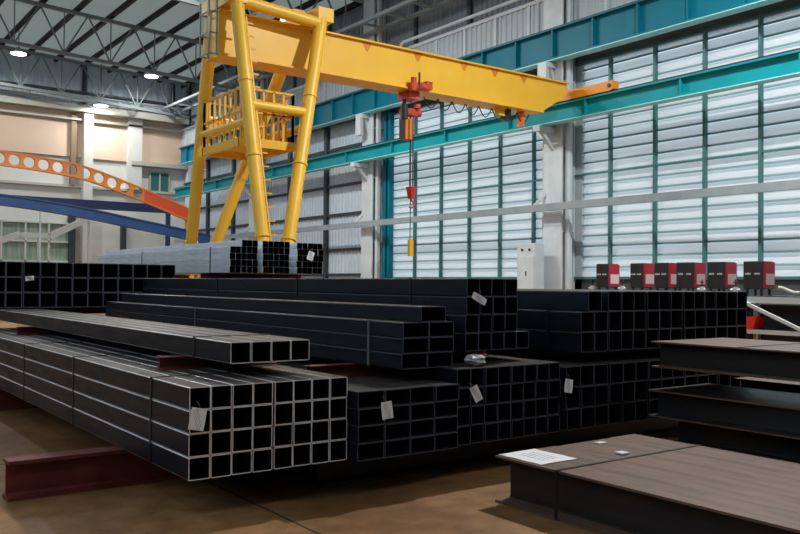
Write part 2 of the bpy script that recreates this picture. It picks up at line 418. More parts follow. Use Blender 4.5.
# ------------------------------------------------------------------ tubes
_cache = {}
def tube_mesh(name, w, h, L, t, r, mats):
    key = (name, w, h, L, tuple(mats))
    if key in _cache: return _cache[key]
    def ring(a, b, rr):
        pts = []
        for cx, cz, a0 in ((a/2-rr,b/2-rr,0),(-a/2+rr,b/2-rr,90),(-a/2+rr,-b/2+rr,180),(a/2-rr,-b/2+rr,270)):
            for k in range(5):
                an = R(a0+90*k/4); pts.append((cx+rr*math.cos(an), cz+rr*math.sin(an)+h/2))
        return pts
    ro = ring(w, h, r); ri = ring(w-2*t, h-2*t, max(r-t,.003)); n = len(ro)
    v = [(x,0,z) for x,z in ro] + [(x,L,z) for x,z in ro] + [(x,0,z) for x,z in ri] + [(x,L,z) for x,z in ri]
    f = []; mi = []; sm = []
    for i in range(n):
        j = (i+1)%n
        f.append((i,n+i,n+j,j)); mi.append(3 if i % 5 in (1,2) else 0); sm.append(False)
        f.append((2*n+i,2*n+j,3*n+j,3*n+i)); mi.append(1); sm.append(False)
        f.append((i,j,2*n+j,2*n+i)); mi.append(2); sm.append(False)
        f.append((n+i,3*n+i,3*n+j,n+j)); mi.append(2); sm.append(False)
    me = bpy.data.meshes.new(name); me.from_pydata(v, [], f)
    for m_ in mats: me.materials.append(M[m_])
    for p, a, s_ in zip(me.polygons, mi, sm): p.material_index = a; p.use_smooth = s_
    me.update(); _cache[key] = me
    return me
ORD = ['first','second','third','fourth','fifth','sixth','seventh','eighth','ninth','tenth','eleventh','twelfth']
def row_word(r, n):
    if n == 1: return None
    if r == 0: return 'bottom row'
    if r == n-1: return 'top row'
    if n == 3: return 'middle row'
    return ORD[n-1-r] + ' row down'
def col_word(c, n):
    if n == 1: return None
    if c == 0: return 'first from left'
    if c == n-1: return 'last at right'
    return ORD[c] + ' from left'
BLACK = ['black_steel','black_steel_inner','cut_shaded','dull_glint']; BRIGHT = ['black_steel','black_steel_inner','cut_lit','corner_glint']
GALV = ['galv','black_steel_inner','galv_end','galv']
M['galv_end'] = material('dark tube end', (.03,.032,.036,1), .5)
def bundle(x0, y0, z0, cols, rows, w, h, L, phrase, group, adj='square tube', name='square_tube', mats=BLACK, skip=(), px=None, pz=None, t=.007, jit=.012, r=None, cells=None, one=None):
    px = px or w+.002; pz = pz or h+.001
    me = tube_mesh(name, w, h, L, t, r or min(w,h)*.085, mats)
    for rr in range(rows):
        for c in range(cols):
            if (c, rr) in skip or (cells and (c, rr) not in cells): continue
            o = bpy.data.objects.new(name, me); COL.objects.link(o)
            o.location = (x0 + w/2 + c*px, y0 + random.uniform(-jit, jit), z0 + rr*pz)
            bits = [b for b in (col_word(c, cols), row_word(rr, rows)) if b]
            if one: lab = one
            else: lab = f'{adj}, ' + ', '.join(bits) + ', ' + phrase
            tag(o, lab, 'tube', group)
def strap(x0, x1, y, z0, z1, label, w=.032, t=.004, mat='strap'):
    g = .0015
    m = MB()
    m.box(x0-g-t, x0-g, y-w/2, y+w/2, z0-g-t, z1+g+t); m.box(x1+g, x1+g+t, y-w/2, y+w/2, z0-g-t, z1+g+t)
    m.box(x0-g, x1+g, y-w/2, y+w/2, z1+g, z1+g+t); m.box(x0-g, x1+g, y-w/2, y+w/2, z0-g-t, z0-g)
    tag(m.build('steel_strap', mat), label, 'strap', 'steel straps round the tube bundles')

LT = 8.0
# A: the close bundles with bright cut ends
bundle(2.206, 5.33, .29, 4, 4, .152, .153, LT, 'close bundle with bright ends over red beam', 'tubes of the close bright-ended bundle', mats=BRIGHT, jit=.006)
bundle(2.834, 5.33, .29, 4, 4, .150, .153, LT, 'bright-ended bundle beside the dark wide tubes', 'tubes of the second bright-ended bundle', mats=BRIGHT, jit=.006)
for y, wd in ((6.03,'closest to the cut ends'),(8.02,'second from the cut ends'),(9.92,'third from the cut ends')):
    strap(2.206, 2.206+4*.154-.002, y, .29, .906-.002, f'dark strap round the close bright-ended bundle, {wd}')
# B: one flat layer on a red beam
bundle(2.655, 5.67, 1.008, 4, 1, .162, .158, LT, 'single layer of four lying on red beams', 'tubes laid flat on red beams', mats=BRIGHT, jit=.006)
strap(2.655, 2.655+4*.164-.002, 6.33, 1.008, 1.167, 'dark strap round the single layer of four tubes')
# C: dark wide tubes
bundle(3.462, 5.216, .29, 4, 4, .239, .127, LT, 'low bundle beside the bright-ended tubes', 'wide tubes of the low bundle', adj='wide dark tube', name='rectangular_tube')
# D: low square bundle in the middle
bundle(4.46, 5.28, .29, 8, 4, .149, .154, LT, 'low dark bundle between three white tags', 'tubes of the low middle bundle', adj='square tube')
# E: low bundles behind the beams
for k, (x, n, wd) in enumerate(((5.757,3,'low bundle after the white tags'),(6.345,3,'second bundle after the tags'),(6.935,3,'bundle partly behind stacked beams'),(7.525,3,'bundle fully behind stacked beams'),(8.115,3,'outermost low bundle behind stacked beams'))):
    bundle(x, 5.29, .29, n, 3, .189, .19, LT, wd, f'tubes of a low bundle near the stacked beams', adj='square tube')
# F: upper bundles on E
FZ = .97
bundle(6.048, 5.39, FZ, 2, 2, .186, .19, LT, 'first bundle of the long upper stack', 'tubes of the long upper stack', adj='square tube')
bundle(6.157, 5.39, FZ+2*.191, 1, 1, .186, .19, LT, '', 'tubes of the long upper stack', one='single square tube topping the first bundle of the long upper stack')
for x, wd in ((6.44,'second'),(7.03,'third'),(7.635,'fourth'),(8.22,'fifth')):
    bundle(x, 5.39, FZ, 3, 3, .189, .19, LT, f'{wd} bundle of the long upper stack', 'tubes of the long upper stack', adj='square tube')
strap(6.048, 6.422, 5.80, FZ, FZ+.381, 'dark strap round the first bundle of the long upper stack')
# G: tall bundle with a tag
bundle(4.80, 5.565, 1.018, 4, 4, .150, .157, LT, 'tall bundle with a white tag', 'tubes of the tall tagged bundle')
bundle(5.408, 5.565, 1.018, 1, 1, .160, .157, LT, '', 'tubes of the tall tagged bundle', one='lone square tube lying against the foot of the tall tagged bundle')
for y, wd in ((6.37,'closest to its cut ends'),(8.52,'second from its cut ends'),(10.7,'third from its cut ends')):
    strap(4.80, 4.80+4*.152-.002, y, 1.018, 1.018+4*.158-.001, f'dark strap round the tall tagged bundle, {wd}')
# H: wide tubes in the middle
bundle(4.043, 5.46, .911, 2, 3, .262, .125, 7.55, 'raised bundle before the tall tagged one', 'wide tubes of the raised bundle', adj='wide dark tube', name='rectangular_tube')
bundle(4.222, 5.46, .911+3*.126, 1, 1, .258, .125, 7.4, '', 'wide tubes of the raised bundle', one='lone wide dark tube lying on top of the raised wide tube bundle', name='rectangular_tube')
for y, wd in ((5.94,'near its cut ends'),(9.62,'far along it')):
    strap(4.043, 4.043+.526, y, .911, .911+3*.126-.001, f'pale worn strap round the raised bundle of wide tubes, {wd}', mat='strap_light')
# I: far bundle of large tubes
IZ = 1.174
bundle(2.36, 14.0, IZ, 3, 3, .235, .236, 7.5, 'far large-tube bundle at the photo edge', 'large tubes of the far bundles', adj='large square tube', t=.011)
bundle(3.085, 14.0, IZ, 10, 3, .241, .236, 7.5, 'far large-tube bundle behind the raised tubes', 'large tubes of the far bundles', adj='large square tube', t=.011)
# J: galvanised bundles, far
JZ = 1.755
bundle(6.06, 13.0, JZ, 5, 5, .098, .109, 7.2, 'stepped silver bundle below the crane legs', 'galvanised tubes of the stepped bundle', adj='silver tube', name='galvanised_tube', mats=GALV, skip={(0,4),(1,4)}, t=.005, jit=.02)
bundle(6.655, 13.0, JZ, 5, 5, .102, .109, 7.2, 'middle one of the silver bundles', 'galvanised tubes of the middle bundle', adj='silver tube', name='galvanised_tube', mats=GALV, t=.005, jit=.02)
bundle(7.32, 13.0, JZ, 5, 5, .104, .107, 7.2, 'silver bundle with a white tag', 'galvanised tubes of the tagged bundle', adj='silver tube', name='galvanised_tube', mats=GALV, t=.005, jit=.02)
for y, wd in ((13.8,'closest to its cut ends'),(17.2,'far along it')):
    strap(6.06, 6.06+5*.1-.002, y, JZ, JZ+4*.11-.001, f'dark strap round the stepped silver bundle, {wd}')

# ------------------------------------------------------------------ sleepers (beams under the bundles)
def sleeper(x0, x1, y, z0, z1, b, label, mat='red_primer', group=None):
    h = z1-z0
    o = MB().prism([(y+a, z0+c) for a, c in ibeam_profile(b, h-.002, h*.09, h*.07)], 'x', x0, x1).build('support_beam', mat)
    return tag(o, label, 'beam', group)
sleeper(1.38, 3.44, 6.72, 0, .29, .19, 'dull red steel beam poking out on the floor under the close bright-ended bundle')
sleeper(2.0, 3.44, 11.4, 0, .29, .19, 'red steel beam far under the close bright-ended bundle')
G1 = 'hidden beams under the low dark bundles'
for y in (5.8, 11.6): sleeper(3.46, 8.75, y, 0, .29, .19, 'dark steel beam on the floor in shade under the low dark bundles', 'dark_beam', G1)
sleeper(2.46, 3.46, 6.55, .906, 1.008, .15, 'short red beam under the single layer, close to its cut ends')
sleeper(2.49, 3.46, 11.6, .906, 1.008, .15, 'short red beam under the far end of the single layer of tubes')
for y, wd in ((6.2,'near'),(11.8,'far')):
    sleeper(3.6, 4.60, y, .80, .907, .12, f'short red beam below the {wd} end of the raised wide tube bundle')
    sleeper(4.60, 5.60, y, .907, 1.018, .12, f'short red beam below the {wd} end of the tall tagged bundle')
    sleeper(6.0, 8.80, y, .863, .97, .12, f'dark beam below the {wd} end of the long upper stack', 'dark_beam')
def trestle(x0, x1, y, ztop, label, tag_x=()):
    t = thing('steel_trestle', label, 'trestle', ((x0+x1)/2, y, 0))
    hw = (x1-x0)/2
    MB().prism([(a, ztop-.12+c) for a, c in ibeam_profile(.16, .119, .012, .012)], 'x', -hw, hw).build('top_beam', 'red_primer', t)
    for sx in (-hw+.15, hw-.15):
        for sy in (-1, 1):
            MB().bar((sx, sy*.05, ztop-.12), (sx, sy*.35, 0), .08, .08).build('leg', 'red_primer', t)
for y, wd in ((14.6,'near'),(20.8,'far')): trestle(2.3, 5.6, y, IZ, f'red steel trestle under the {wd} end of the far large-tube bundles')
for y, wd in ((13.95,'near'),(19.3,'far')): trestle(5.95, 7.95, y, JZ, f'red steel trestle under the {wd} end of the silver bundles')

# ------------------------------------------------------------------ rolled H-beams on the right
def hbeam(x, y0, y1, z, b, h, label, group, mat='hbeam', tf=.016):
    m = MB().prism([(a, c) for a, c in ibeam_profile(b, h, tf, .012)], 'y', 0, y1-y0)
    for i in (1, 7, 9, 15): m.mi[i] = 1
    o = m.build('h_beam', [mat, 'edge_rust'])
    o.location = (x, y0, z)
    return tag(o, label, 'steel beam', group)
for k in range(5):
    hbeam(4.30+.16+.322*k, -1.5+.02*k, 4.645+random.uniform(-.01,.01)*(k>0), 0, .32, .34,
          ['brown steel beam under the printed sheet, standing outermost towards the open floor','second brown floor beam counted from the open floor side','third brown floor beam, middle of the five on the floor',
           'fourth brown floor beam counted from the open floor side','fifth brown floor beam, next to the stacked beams'][k], 'wide brown beams lying on the floor')
for k in range(3):
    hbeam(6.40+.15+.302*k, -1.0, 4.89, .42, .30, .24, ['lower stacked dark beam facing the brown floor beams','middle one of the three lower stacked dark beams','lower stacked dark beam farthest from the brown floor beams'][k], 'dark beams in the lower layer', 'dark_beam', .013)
for k in range(2):
    hbeam(7.47+.14+.29*k, -1.0, 4.72-.02*k, .42, .27, .295, ['pale-topped beam lying beside the lower stacked dark beams','outer pale-topped beam behind the lower stacked beams'][k], 'pale-topped beams in the lower layer', 'hbeam', .013)
for k in range(4):
    hbeam(6.44+.136+.277*k, -1.0, 4.89-.004*k, .86, .275, .235, ['first beam of the upper layer, facing the floor beams','second beam of the upper layer, counted from the floor beams','third beam of the upper layer, counted from the floor beams','fourth beam of the upper layer, next to the welding line'][k], 'beams in the upper layer', 'hbeam', .013)
for y in (2.5, .2):
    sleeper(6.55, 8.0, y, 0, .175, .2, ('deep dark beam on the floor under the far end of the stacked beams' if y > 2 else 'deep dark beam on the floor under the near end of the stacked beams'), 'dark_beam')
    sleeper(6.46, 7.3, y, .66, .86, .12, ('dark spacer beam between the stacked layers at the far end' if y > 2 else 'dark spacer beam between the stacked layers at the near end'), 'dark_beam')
for k in range(5):  # layer added to hide the lit floor and keep this gap dark
    hbeam(6.60+.13+.262*k, -1.0, 4.80, .175, .26, .244, 'dark beam added to fill the gap under the stacked beams', 'added beams below the stacked layers', 'dark_beam', .013)
# strap across the floor beams, with white seals
m = MB().box(4.29, 5.93, 4.03-.014, 4.03+.014, .3405, .344).box(4.286, 4.29, 4.016, 4.044, .01, .344).box(5.926, 5.93, 4.016, 4.044, .01, .344)
tag(m.build('steel_strap', 'strap'), 'dark strap lying across the five brown floor beams', 'strap')
tag(MB().box(5.08, 5.17, 4.11, 4.19, .3445, .356).build('strap_seal', 'seal', bevel=.003), 'small white seal on the strap across the brown beams', 'seal')
tag(MB().box(5.28, 5.37, 4.50, 4.56, .3402, .350).build('paper_scrap', 'seal', bevel=.003), 'small white scrap lying on the far end of the brown beams', 'scrap')
tag(MB().box(6.45, 7.55, 4.0, 4.03, 1.0955, 1.099).build('steel_strap', 'strap'), 'dark strap lying across the upper layer of stacked beams', 'strap')
# printed sheet on the floor beams
def sheet(corners, name, label, mat, cat, th=.0015):
    a, b, c, d = [Vector(p) for p in corners]
    ux = (b-a); uy = (d-a); X = ux.normalized(); Z = ux.cross(uy).normalized(); Y = Z.cross(X)
    w, h = ux.length, uy.length
    m = MB(); nx, ny = 6, 4
    random.seed(len(label))
    vs = [(w*i/nx, h*j/ny, th+random.uniform(0,.003)) for j in range(ny+1) for i in range(nx+1)]
    m.add(vs, [(j*(nx+1)+i, j*(nx+1)+i+1, (j+1)*(nx+1)+i+1, (j+1)*(nx+1)+i) for j in range(ny) for i in range(nx)])
    o = m.build(name, mat, fix=False)
    md = o.modifiers.new('thick', 'SOLIDIFY'); md.thickness = th; md.offset = 0
    mw = Matrix.Identity(4)
    for i in range(3): mw[i][0] = X[i]; mw[i][1] = Y[i]; mw[i][2] = Z[i]; mw[i][3] = a[i]
    o.matrix_world = mw
    return tag(o, label, cat)
sheet([(4.33,4.64,.342),(4.33,4.21,.342),(4.70,4.21,.342),(4.70,4.64,.342)], 'paper_sheet', 'white printed sheet lying flat on the corner of the brown beams', 'paper', 'paper')

# ------------------------------------------------------------------ tags on the bundles
def bundle_tag(x, z, y, w, h, tilt, label):
    # a printed card in a clear pouch hanging on a wire from a tube end
    t = thing('bundle_tag', label, 'tag', (x, y, z))
    t.rotation_euler = (R(-4), tilt, 0)
    m = MB(); n = 4
    vs = []
    for j in range(n+1):
        for i in range(n+1):
            u, v = i/n-.5, j/n-.5
            vs.append((u*w, -.006-.012*math.sin(3.1*u+1.7*v), v*h))
    m.add(vs, [(j*(n+1)+i, j*(n+1)+i+1, (j+1)*(n+1)+i+1, (j+1)*(n+1)+i) for j in range(n) for i in range(n)])
    o = m.build('card', 'tag', t, fix=False)
    md = o.modifiers.new('thick', 'SOLIDIFY'); md.thickness = .002
    MB().path([(0,-.01,h/2-.01),(-.01,-.012,h/2+.02),(-.025,.0,h/2+.045)], .002, 6).build('wire', 'strap_light', t)
bundle_tag(2.245, .70, 5.285, .10, .145, R(12), 'white printed tag hanging on the close bright-ended bundle')
bundle_tag(3.69, .655, 5.175, .085, .13, R(-6), 'white printed tag hanging on the dark wide tubes')
bundle_tag(4.63, .705, 5.24, .07, .14, R(-28), 'white tilted tag on the first column of the low middle bundle')
bundle_tag(5.715, .70, 5.23, .08, .12, R(12), 'white tag hanging between the low middle bundle and its neighbour')
bundle_tag(4.90, 1.475, 5.515, .15, .06, R(28), 'white tag hanging across the tall bundle of square tubes')
bundle_tag(7.55, 2.07, 12.93, .11, .16, R(22), 'white tag on the far silver bundle below the crane leg')
bundle_tag(3.155, 1.63, 13.93, .12, .07, R(-5), 'small pale tag on the far bundle of large tubes')
# crumpled plastic on top of the low bundle and two loose flat bars
m = MB(); random.seed(3)
for j in range(7):
    for i in range(10):
        a = 2*math.pi*i/10; b = math.pi*(j+.5)/7
        rr = random.uniform(.75, 1.1)
        m.v.append((.10*rr*math.sin(b)*math.cos(a), .10*rr*math.sin(b)*math.sin(a), .052+.05*rr*math.cos(b)))
for j in range(6):
    for i in range(10):
        m.f.append((j*10+i, j*10+(i+1)%10, (j+1)*10+(i+1)%10, (j+1)*10+i)); m.mi.append(0); m.sm.append(False)
m.f += [tuple(range(10)), tuple(range(60,70))[::-1]]; m.mi += [0,0]; m.sm += [False,False]
o = m.build('plastic_wrap', 'plastic'); o.location = (4.78, 5.43, .909)
tag(o, 'crumpled white plastic lying on the low middle bundle', 'plastic wrap')
random.seed(11)

# ------------------------------------------------------------------ yellow semi-gantry crane
CY = 19.0
cr = thing('gantry_crane', 'tall yellow gantry crane with splayed legs spanning towards the louvred wall', 'crane', (8.75, CY, 0))
def L(x, y, z): return (x-8.75, y-CY, z)
# main girder: box with a tapered end
gp = [(8.35,7.0),(19.2,7.0),(20.3,7.66),(20.3,8.02),(8.35,8.02)]
m = MB(); m.prism([(x-8.75, z) for x, z in gp], 'y', 18.72-CY, 19.28-CY)
m.box(8.35-8.75, 20.3-8.75, 18.62-CY, 19.38-CY, 8.02, 8.06); m.box(8.35-8.75, 19.2-8.75, 18.62-CY, 19.38-CY, 6.96, 7.0)
gd = m.build('girder', 'yellow', cr)
for x in (11.0, 12.6, 14.3, 16.0, 17.2, 18.4):
    MB().prism([(x-8.75-.16,8.02),(x-8.75+.16,8.02),(x-8.75+.02,7.78),(x-8.75-.05,7.82)], 'y', 18.712-CY, 18.722-CY).build('worn_patch', 'rust', gd)
MB().prism([(20.3-8.75,7.68),(20.31-8.75,7.68),(20.31-8.75,8.1),(20.3-8.75,8.1)], 'y', 18.75-CY, 19.25-CY).build('end_plate', 'rust', gd)
# end carriage on the lower wall beam
e = MB().prism([(17.15-CY,7.66),(17.25-CY,7.62),(20.7-CY,7.62),(20.85-CY,7.7),(20.85-CY,7.92),(17.15-CY,7.92)], 'x', 20.66-8.75, 20.94-8.75).build('end_carriage', 'crane_orange', cr)
for y in (17.5, 20.5): MB().tube(L(20.74,y,7.65+.03), L(20.86,y,7.65+.03), .055, n=16).build('wheel', 'dark', e)
MB().tube(L(20.62,17.28,7.78), L(20.67,17.28,7.78), .06, n=12).build('buffer', 'dark', e)
# legs
leg = {}
for sgn, wd in ((-1,'f'),(1,'r')):
    y0 = CY+sgn*2.5; y1 = CY+sgn*.62
    leg['a'+wd] = (L(8.72,y0,.45), L(8.62,y1,8.5)); leg['b'+wd] = (L(8.76,y0,.45), L(10.98,y1,8.3))
for key in ('af','bf','ar','br'):
    p, q = leg[key]
    lo = MB().tube(p, q, .145, .165, n=20).build('leg', 'yellow', cr)
    d = Vector(q)-Vector(p)
    for tt in (.27, .5, .72):                                   # flange collars
        c = Vector(p)+d*tt; MB().tube(c-d.normalized()*.03, c+d.normalized()*.02, .182, n=20).build('collar', 'yellow', lo)
    if key == 'af':
        la = MB()
        n = 22
        for i in range(n):
            c = Vector(p)+d*(.08+.86*i/n); la.bar(c+Vector((.16,0,0)), c+Vector((.36,0,0)), .035, .035)
        la.bar(Vector(p)+d*.08+Vector((.20,0,0)), Vector(p)+d*.92+Vector((.20,0,0)), .03, .03)
        la.build('ladder', 'yellow_rail', cr)
at = lambda key, z: Vector(leg[key][0]) + (Vector(leg[key][1])-Vector(leg[key][0]))*((z-leg[key][0][2])/(leg[key][1][2]-leg[key][0][2]))
# top ties
for wd in 'fr':
    MB().tube(at('a'+wd, 8.25), at('b'+wd, 8.1), .15, n=18).build('tie_tube', 'yellow', cr)
    MB().tube(at('a'+wd, 5.68), at('b'+wd, 5.68), .12, n=16).build('tie_tube', 'yellow', cr)
for k in 'ab':
    MB().box(min(at(k+'f',8.4).x,at(k+'r',8.4).x)-.22, max(at(k+'f',8.4).x,at(k+'r',8.4).x)+.22, at(k+'f',8.4).y-.2, at(k+'r',8.4).y+.2, 8.16, 8.5).build('saddle', 'yellow', cr)
    MB().tube(at(k+'f', 5.3), at(k+'r', 5.3), .11, n=16).build('tie_tube', 'yellow', cr)
# gusset brackets on girder at the legs
MB().prism([(10.1-8.75,8.06),(10.8-8.75,8.06),(10.7-8.75,8.5),(10.4-8.75,8.5)], 'y', 18.75-CY, 19.25-CY).build('bracket', 'crane_orange', cr)
# platform with railings
z = 4.95
p = MB().box(8.62-8.75, 9.95-8.75, 17.95-CY, 20.05-CY, z-.04, z)
for y in (17.95, 20.05): p.box(8.55-8.75, 10.0-8.75, y-CY-.05, y-CY+.05, z-.2, z)
for x in (8.6, 9.95): p.box(x-8.75-.05, x-8.75+.05, 17.95-CY, 20.05-CY, z-.2, z)
pf = p.build('platform', 'yellow', cr)
r_ = MB()
def rail(p, q, n):
    p = Vector(L(*p)); q = Vector(L(*q))
    for h in (1.15, .6): r_.bar(p+Vector((0,0,h)), q+Vector((0,0,h)), .05, .05)
    for i in range(n+1): c = p+(q-p)*i/n; r_.bar(c, c+Vector((0,0,1.15)), .05, .05)
rail((8.6,17.95,z),(8.6,20.05,z),7); rail((8.6,20.05,z),(9.95,20.05,z),5); rail((9.95,17.95,z),(9.95,20.05,z),6); rail((8.9,17.95,z),(9.95,17.95,z),4)
r_.build('railing', 'yellow_rail', pf)
# bottom truck
tr = MB().box(-.18, .22, -2.9, 2.9, .12, .52).build('end_truck', 'yellow', cr)
for y in (-2.5, 2.5): MB().tube((-.06,y,.16), (.10,y,.16), .158, n=20).build('wheel', 'dark', tr)
# cage at the girder's tail
cg = MB()
for x in (8.12, 8.32):
    for y in (18.75, 19.25): cg.bar(L(x,y,7.0), L(x,y,8.6), .035, .035)
for zz in (7.0, 7.5, 8.0, 8.6):
    cg.bar(L(8.12,18.75,zz), L(8.12,19.25,zz), .03, .03); cg.bar(L(8.12,18.75,zz), L(8.36,18.75,zz), .03, .03); cg.bar(L(8.12,19.25,zz), L(8.36,19.25,zz), .03, .03)
cg.build('tail_cage', 'grey_steel', cr)
# hoist under the girder
ho = MB().box(14.02-8.75, 14.4-8.75, -.25, .25, 6.74, 6.95).build('hoist', 'red_hoist', cr)
MB().tube(L(13.9,18.55,7.0), L(14.5,18.55,7.08), .11, n=14).build('motor', 'red_hoist', ho)
MB().tube(L(14.0,18.5,6.9), L(14.0,18.5,7.25), .08, n=12).build('motor', 'red_hoist', ho)
MB().box(14.40-8.75, 14.62-8.75, -.56, -.36, 6.98, 7.2).build('gearbox', 'red_hoist', ho)
MB().box(14.13-8.75, 14.17-8.75, -.58, -.54, 7.0, 7.4).build('lever', 'dark', ho)
MB().tube(L(14.05,19,6.2), L(14.05,19,6.75), .05, n=8).build('hanger', 'dark', ho)
MB().box(14.08-8.75, 14.42-8.75, -.15, .15, 6.3, 6.48).tube(L(14.4,18.85,6.5), L(14.4,18.85,6.62), .1).tube(L(13.95,19,6.36), L(14.6,19,6.42), .11, n=12).build('lower_hoist', 'red_hoist', ho)
MB().tube(L(13.92,18.8,6.15), L(13.92,18.8,6.55), .1, n=12).build('gearbox', 'dark', ho)
hb = MB().box(14.0-8.75, 14.27-8.75, -.12, .12, 5.62, 6.2).build('chain_bag', 'hook_orange', ho)
MB().box(14.12-8.75, 14.15-8.75, -.13, .13, 5.62, 6.2).box(13.98-8.75, 14.01-8.75, -.13, .13, 5.62, 6.2).box(14.26-8.75, 14.29-8.75, -.13, .13, 5.62, 6.2).build('bag_trim', 'dark', hb)
for x in (14.27, 14.37): MB().tube(L(x,19,4.25), L(x,19,6.3), .018, n=6).build('chain', 'dark', ho)
hk = MB().tube(L(14.32,19,3.98), L(14.32,19,4.3), .09, .15, n=12).build('hook_block', 'red_hook', ho)
pts = [L(14.32+.1*math.sin(a), 19, 3.82+.1*math.cos(a)) for a in [R(q) for q in range(0, 250, 25)]]
MB().tube(L(14.32,19,3.9), L(14.32,19,4.0), .025, n=8).path(pts, .025).build('hook', 'red_hook', hk)
MB().tube(L(14.22,18.9,2.8), L(14.22,18.9,6.7), .013, n=6).build('pendant_cable', 'dark', cr)
MB().box(14.16-8.75, 14.29-8.75, -.17, -.07, 2.36, 2.82).build('pendant', 'yellow_rail', cr)
# festoon cable hanging under the girder
fs = []
x = 14.7
while x < 18.6:
    for i in range(7): fs.append(L(x+.52*i/6, 18.95, 6.9-.30*math.sin(math.pi*i/6)))
    x += .52
MB().path(fs, .016, 6).build('festoon_cable', 'dark', cr)
MB().box(17.55-8.75, 17.85-8.75, -.1, .1, 6.72, 6.98).build('cable_trolley', 'yellow_rail', cr)
MB().box(17.8-8.75, 18.05-8.75, -.1, .1, 6.6, 6.95).build('cable_trolley', 'dark', cr)
MB().box(18.5-8.75, 18.62-8.75, -.1, .1, 6.5, 6.98).build('cable_trolley', 'hook_orange', cr)

# ------------------------------------------------------------------ far beams: orange arched one with round holes, blue one
def beam_with_holes(name, label, y, pts, depth, hole_r, holes, mat, cat, th=.16, flange=.22):
    # pts: centre line in (x,z); web cut by round holes, with flanges on both edges
    t = thing(name, label, cat, (pts[0][0], y, 0))
    X0 = pts[0][0]
    def cz(x):
        for (xa,za),(xb,zb) in zip(pts, pts[1:]):
            if xa <= x <= xb:
                return za+(zb-za)*(x-xa)/(xb-xa)
        return pts[-1][1]
    xs0, xs1 = pts[0][0], pts[-1][0]
    m = MB(); cell = 2*hole_r*1.28
    n = max(1, int((holes[1]-holes[0])/cell)) if holes else 0
    def quadpair(vs, f):
        k = len(vs); vv = [(x-X0, -th/2, z) for x, z in vs] + [(x-X0, th/2, z) for x, z in vs]
        ff = list(f) + [tuple(i+k for i in q[::-1]) for q in f]
        return vv, ff
    K = 24
    for c in range(n):
        xc = holes[0]+cell*(c+.5); zc = cz(xc); rim = []; inn = []
        for i in range(K):
            a = 2*math.pi*i/K; ca, sa = math.cos(a), math.sin(a)
            s = max(abs(ca), abs(sa)); ux, uz = ca/s, sa/s
            xo = xc+ux*cell/2; rim.append((xo, cz(xo)+uz*depth/2)); inn.append((xc+hole_r*ca, zc+hole_r*sa))
        vs = rim+inn
        vv, ff = quadpair(vs, [(i,(i+1)%K,K+(i+1)%K,K+i) for i in range(K)])
        m.add(vv, ff)
        m.add([(x-X0,s*th/2,z) for s in (-1,1) for x,z in inn], [(i,K+i,K+(i+1)%K,(i+1)%K) for i in range(K)])
    m.build('web', mat, t, fix=False) if n else None
    solid = [(xs0, holes[0]), (holes[0]+cell*n, xs1)] if holes else [(xs0, xs1)]
    for a, b in solid:
        if b-a < .05: continue
        s = MB(); k = 10
        for i in range(k):
            xa = a+(b-a)*i/k; xb = a+(b-a)*(i+1)/k
            vv, ff = quadpair([(xa,cz(xa)-depth/2),(xb,cz(xb)-depth/2),(xb,cz(xb)+depth/2),(xa,cz(xa)+depth/2)], [(0,1,2,3)]); s.add(vv, ff)
        s.build('solid_web', 'orange_red' if holes else mat, t, fix=False)
    fl = MB(); k = 40
    for i in range(k):
        xa = xs0+(xs1-xs0)*i/k; xb = xs0+(xs1-xs0)*(i+1)/k
        for sgn in (-1, 1):
            fl.bar((xa-X0,0,cz(xa)+sgn*depth/2), (xb-X0,0,cz(xb)+sgn*depth/2), flange, .06)
    fl.build('flange', mat, t)
    return t
def arc(ctrl):
    # smooth curve through control points (Catmull-Rom on x)
    out = []
    P = [ctrl[0]] + ctrl + [ctrl[-1]]
    for i in range(1, len(P)-2):
        for k in range(8):
            u = k/8; a, b, c, d = P[i-1:i+3]
            out.append(tuple(.5*(2*b[j]+(c[j]-a[j])*u+(2*a[j]-5*b[j]+4*c[j]-d[j])*u*u+(3*b[j]-a[j]-3*c[j]+d[j])*u**3) for j in (0,1)))
    out.append(ctrl[-1]); return out
ob = beam_with_holes('arched_beam', 'orange arched steel beam pierced by a row of round holes before the back wall', 42.0, arc([(4.5,7.35),(8.2,7.16),(10.3,7.0),(12.2,6.72),(15.2,5.78),(17.4,5.0)]), .62, .25, (4.6, 15.2), 'orange', 'beam')
for x in (0.2, 12.75): MB().box(x-.1, x+.1, .15, .35, 0, 6.9 if x < 5 else 4.9).build('post', 'orange', ob)
bb = beam_with_holes('sloping_beam', 'blue sloping steel beam below the orange arched one', 38.0, arc([(4.5,5.0),(7.4,4.92),(10.62,4.58),(13,4.2),(15.6,3.78),(16.6,3.6)]), .40, .2, None, 'blue', 'beam', .3, .4)
for x in (0.2, 11.9): MB().box(x-.1, x+.1, .3, .5, 0, 5.0 if x < 5 else 3.6).build('post', 'navy', bb)
tag(MB().box(4.0, 19.5, 49.9, 50.2, 5.75, 6.25).build('cross_beam', 'navy'), 'dark blue level beam crossing close to the back wall', 'beam')
for x in (4.2, 19.2): struct(MB().box(x-.12, x+.12, 49.95, 50.15, 0, 5.75).build('wall_back_post', 'navy'))
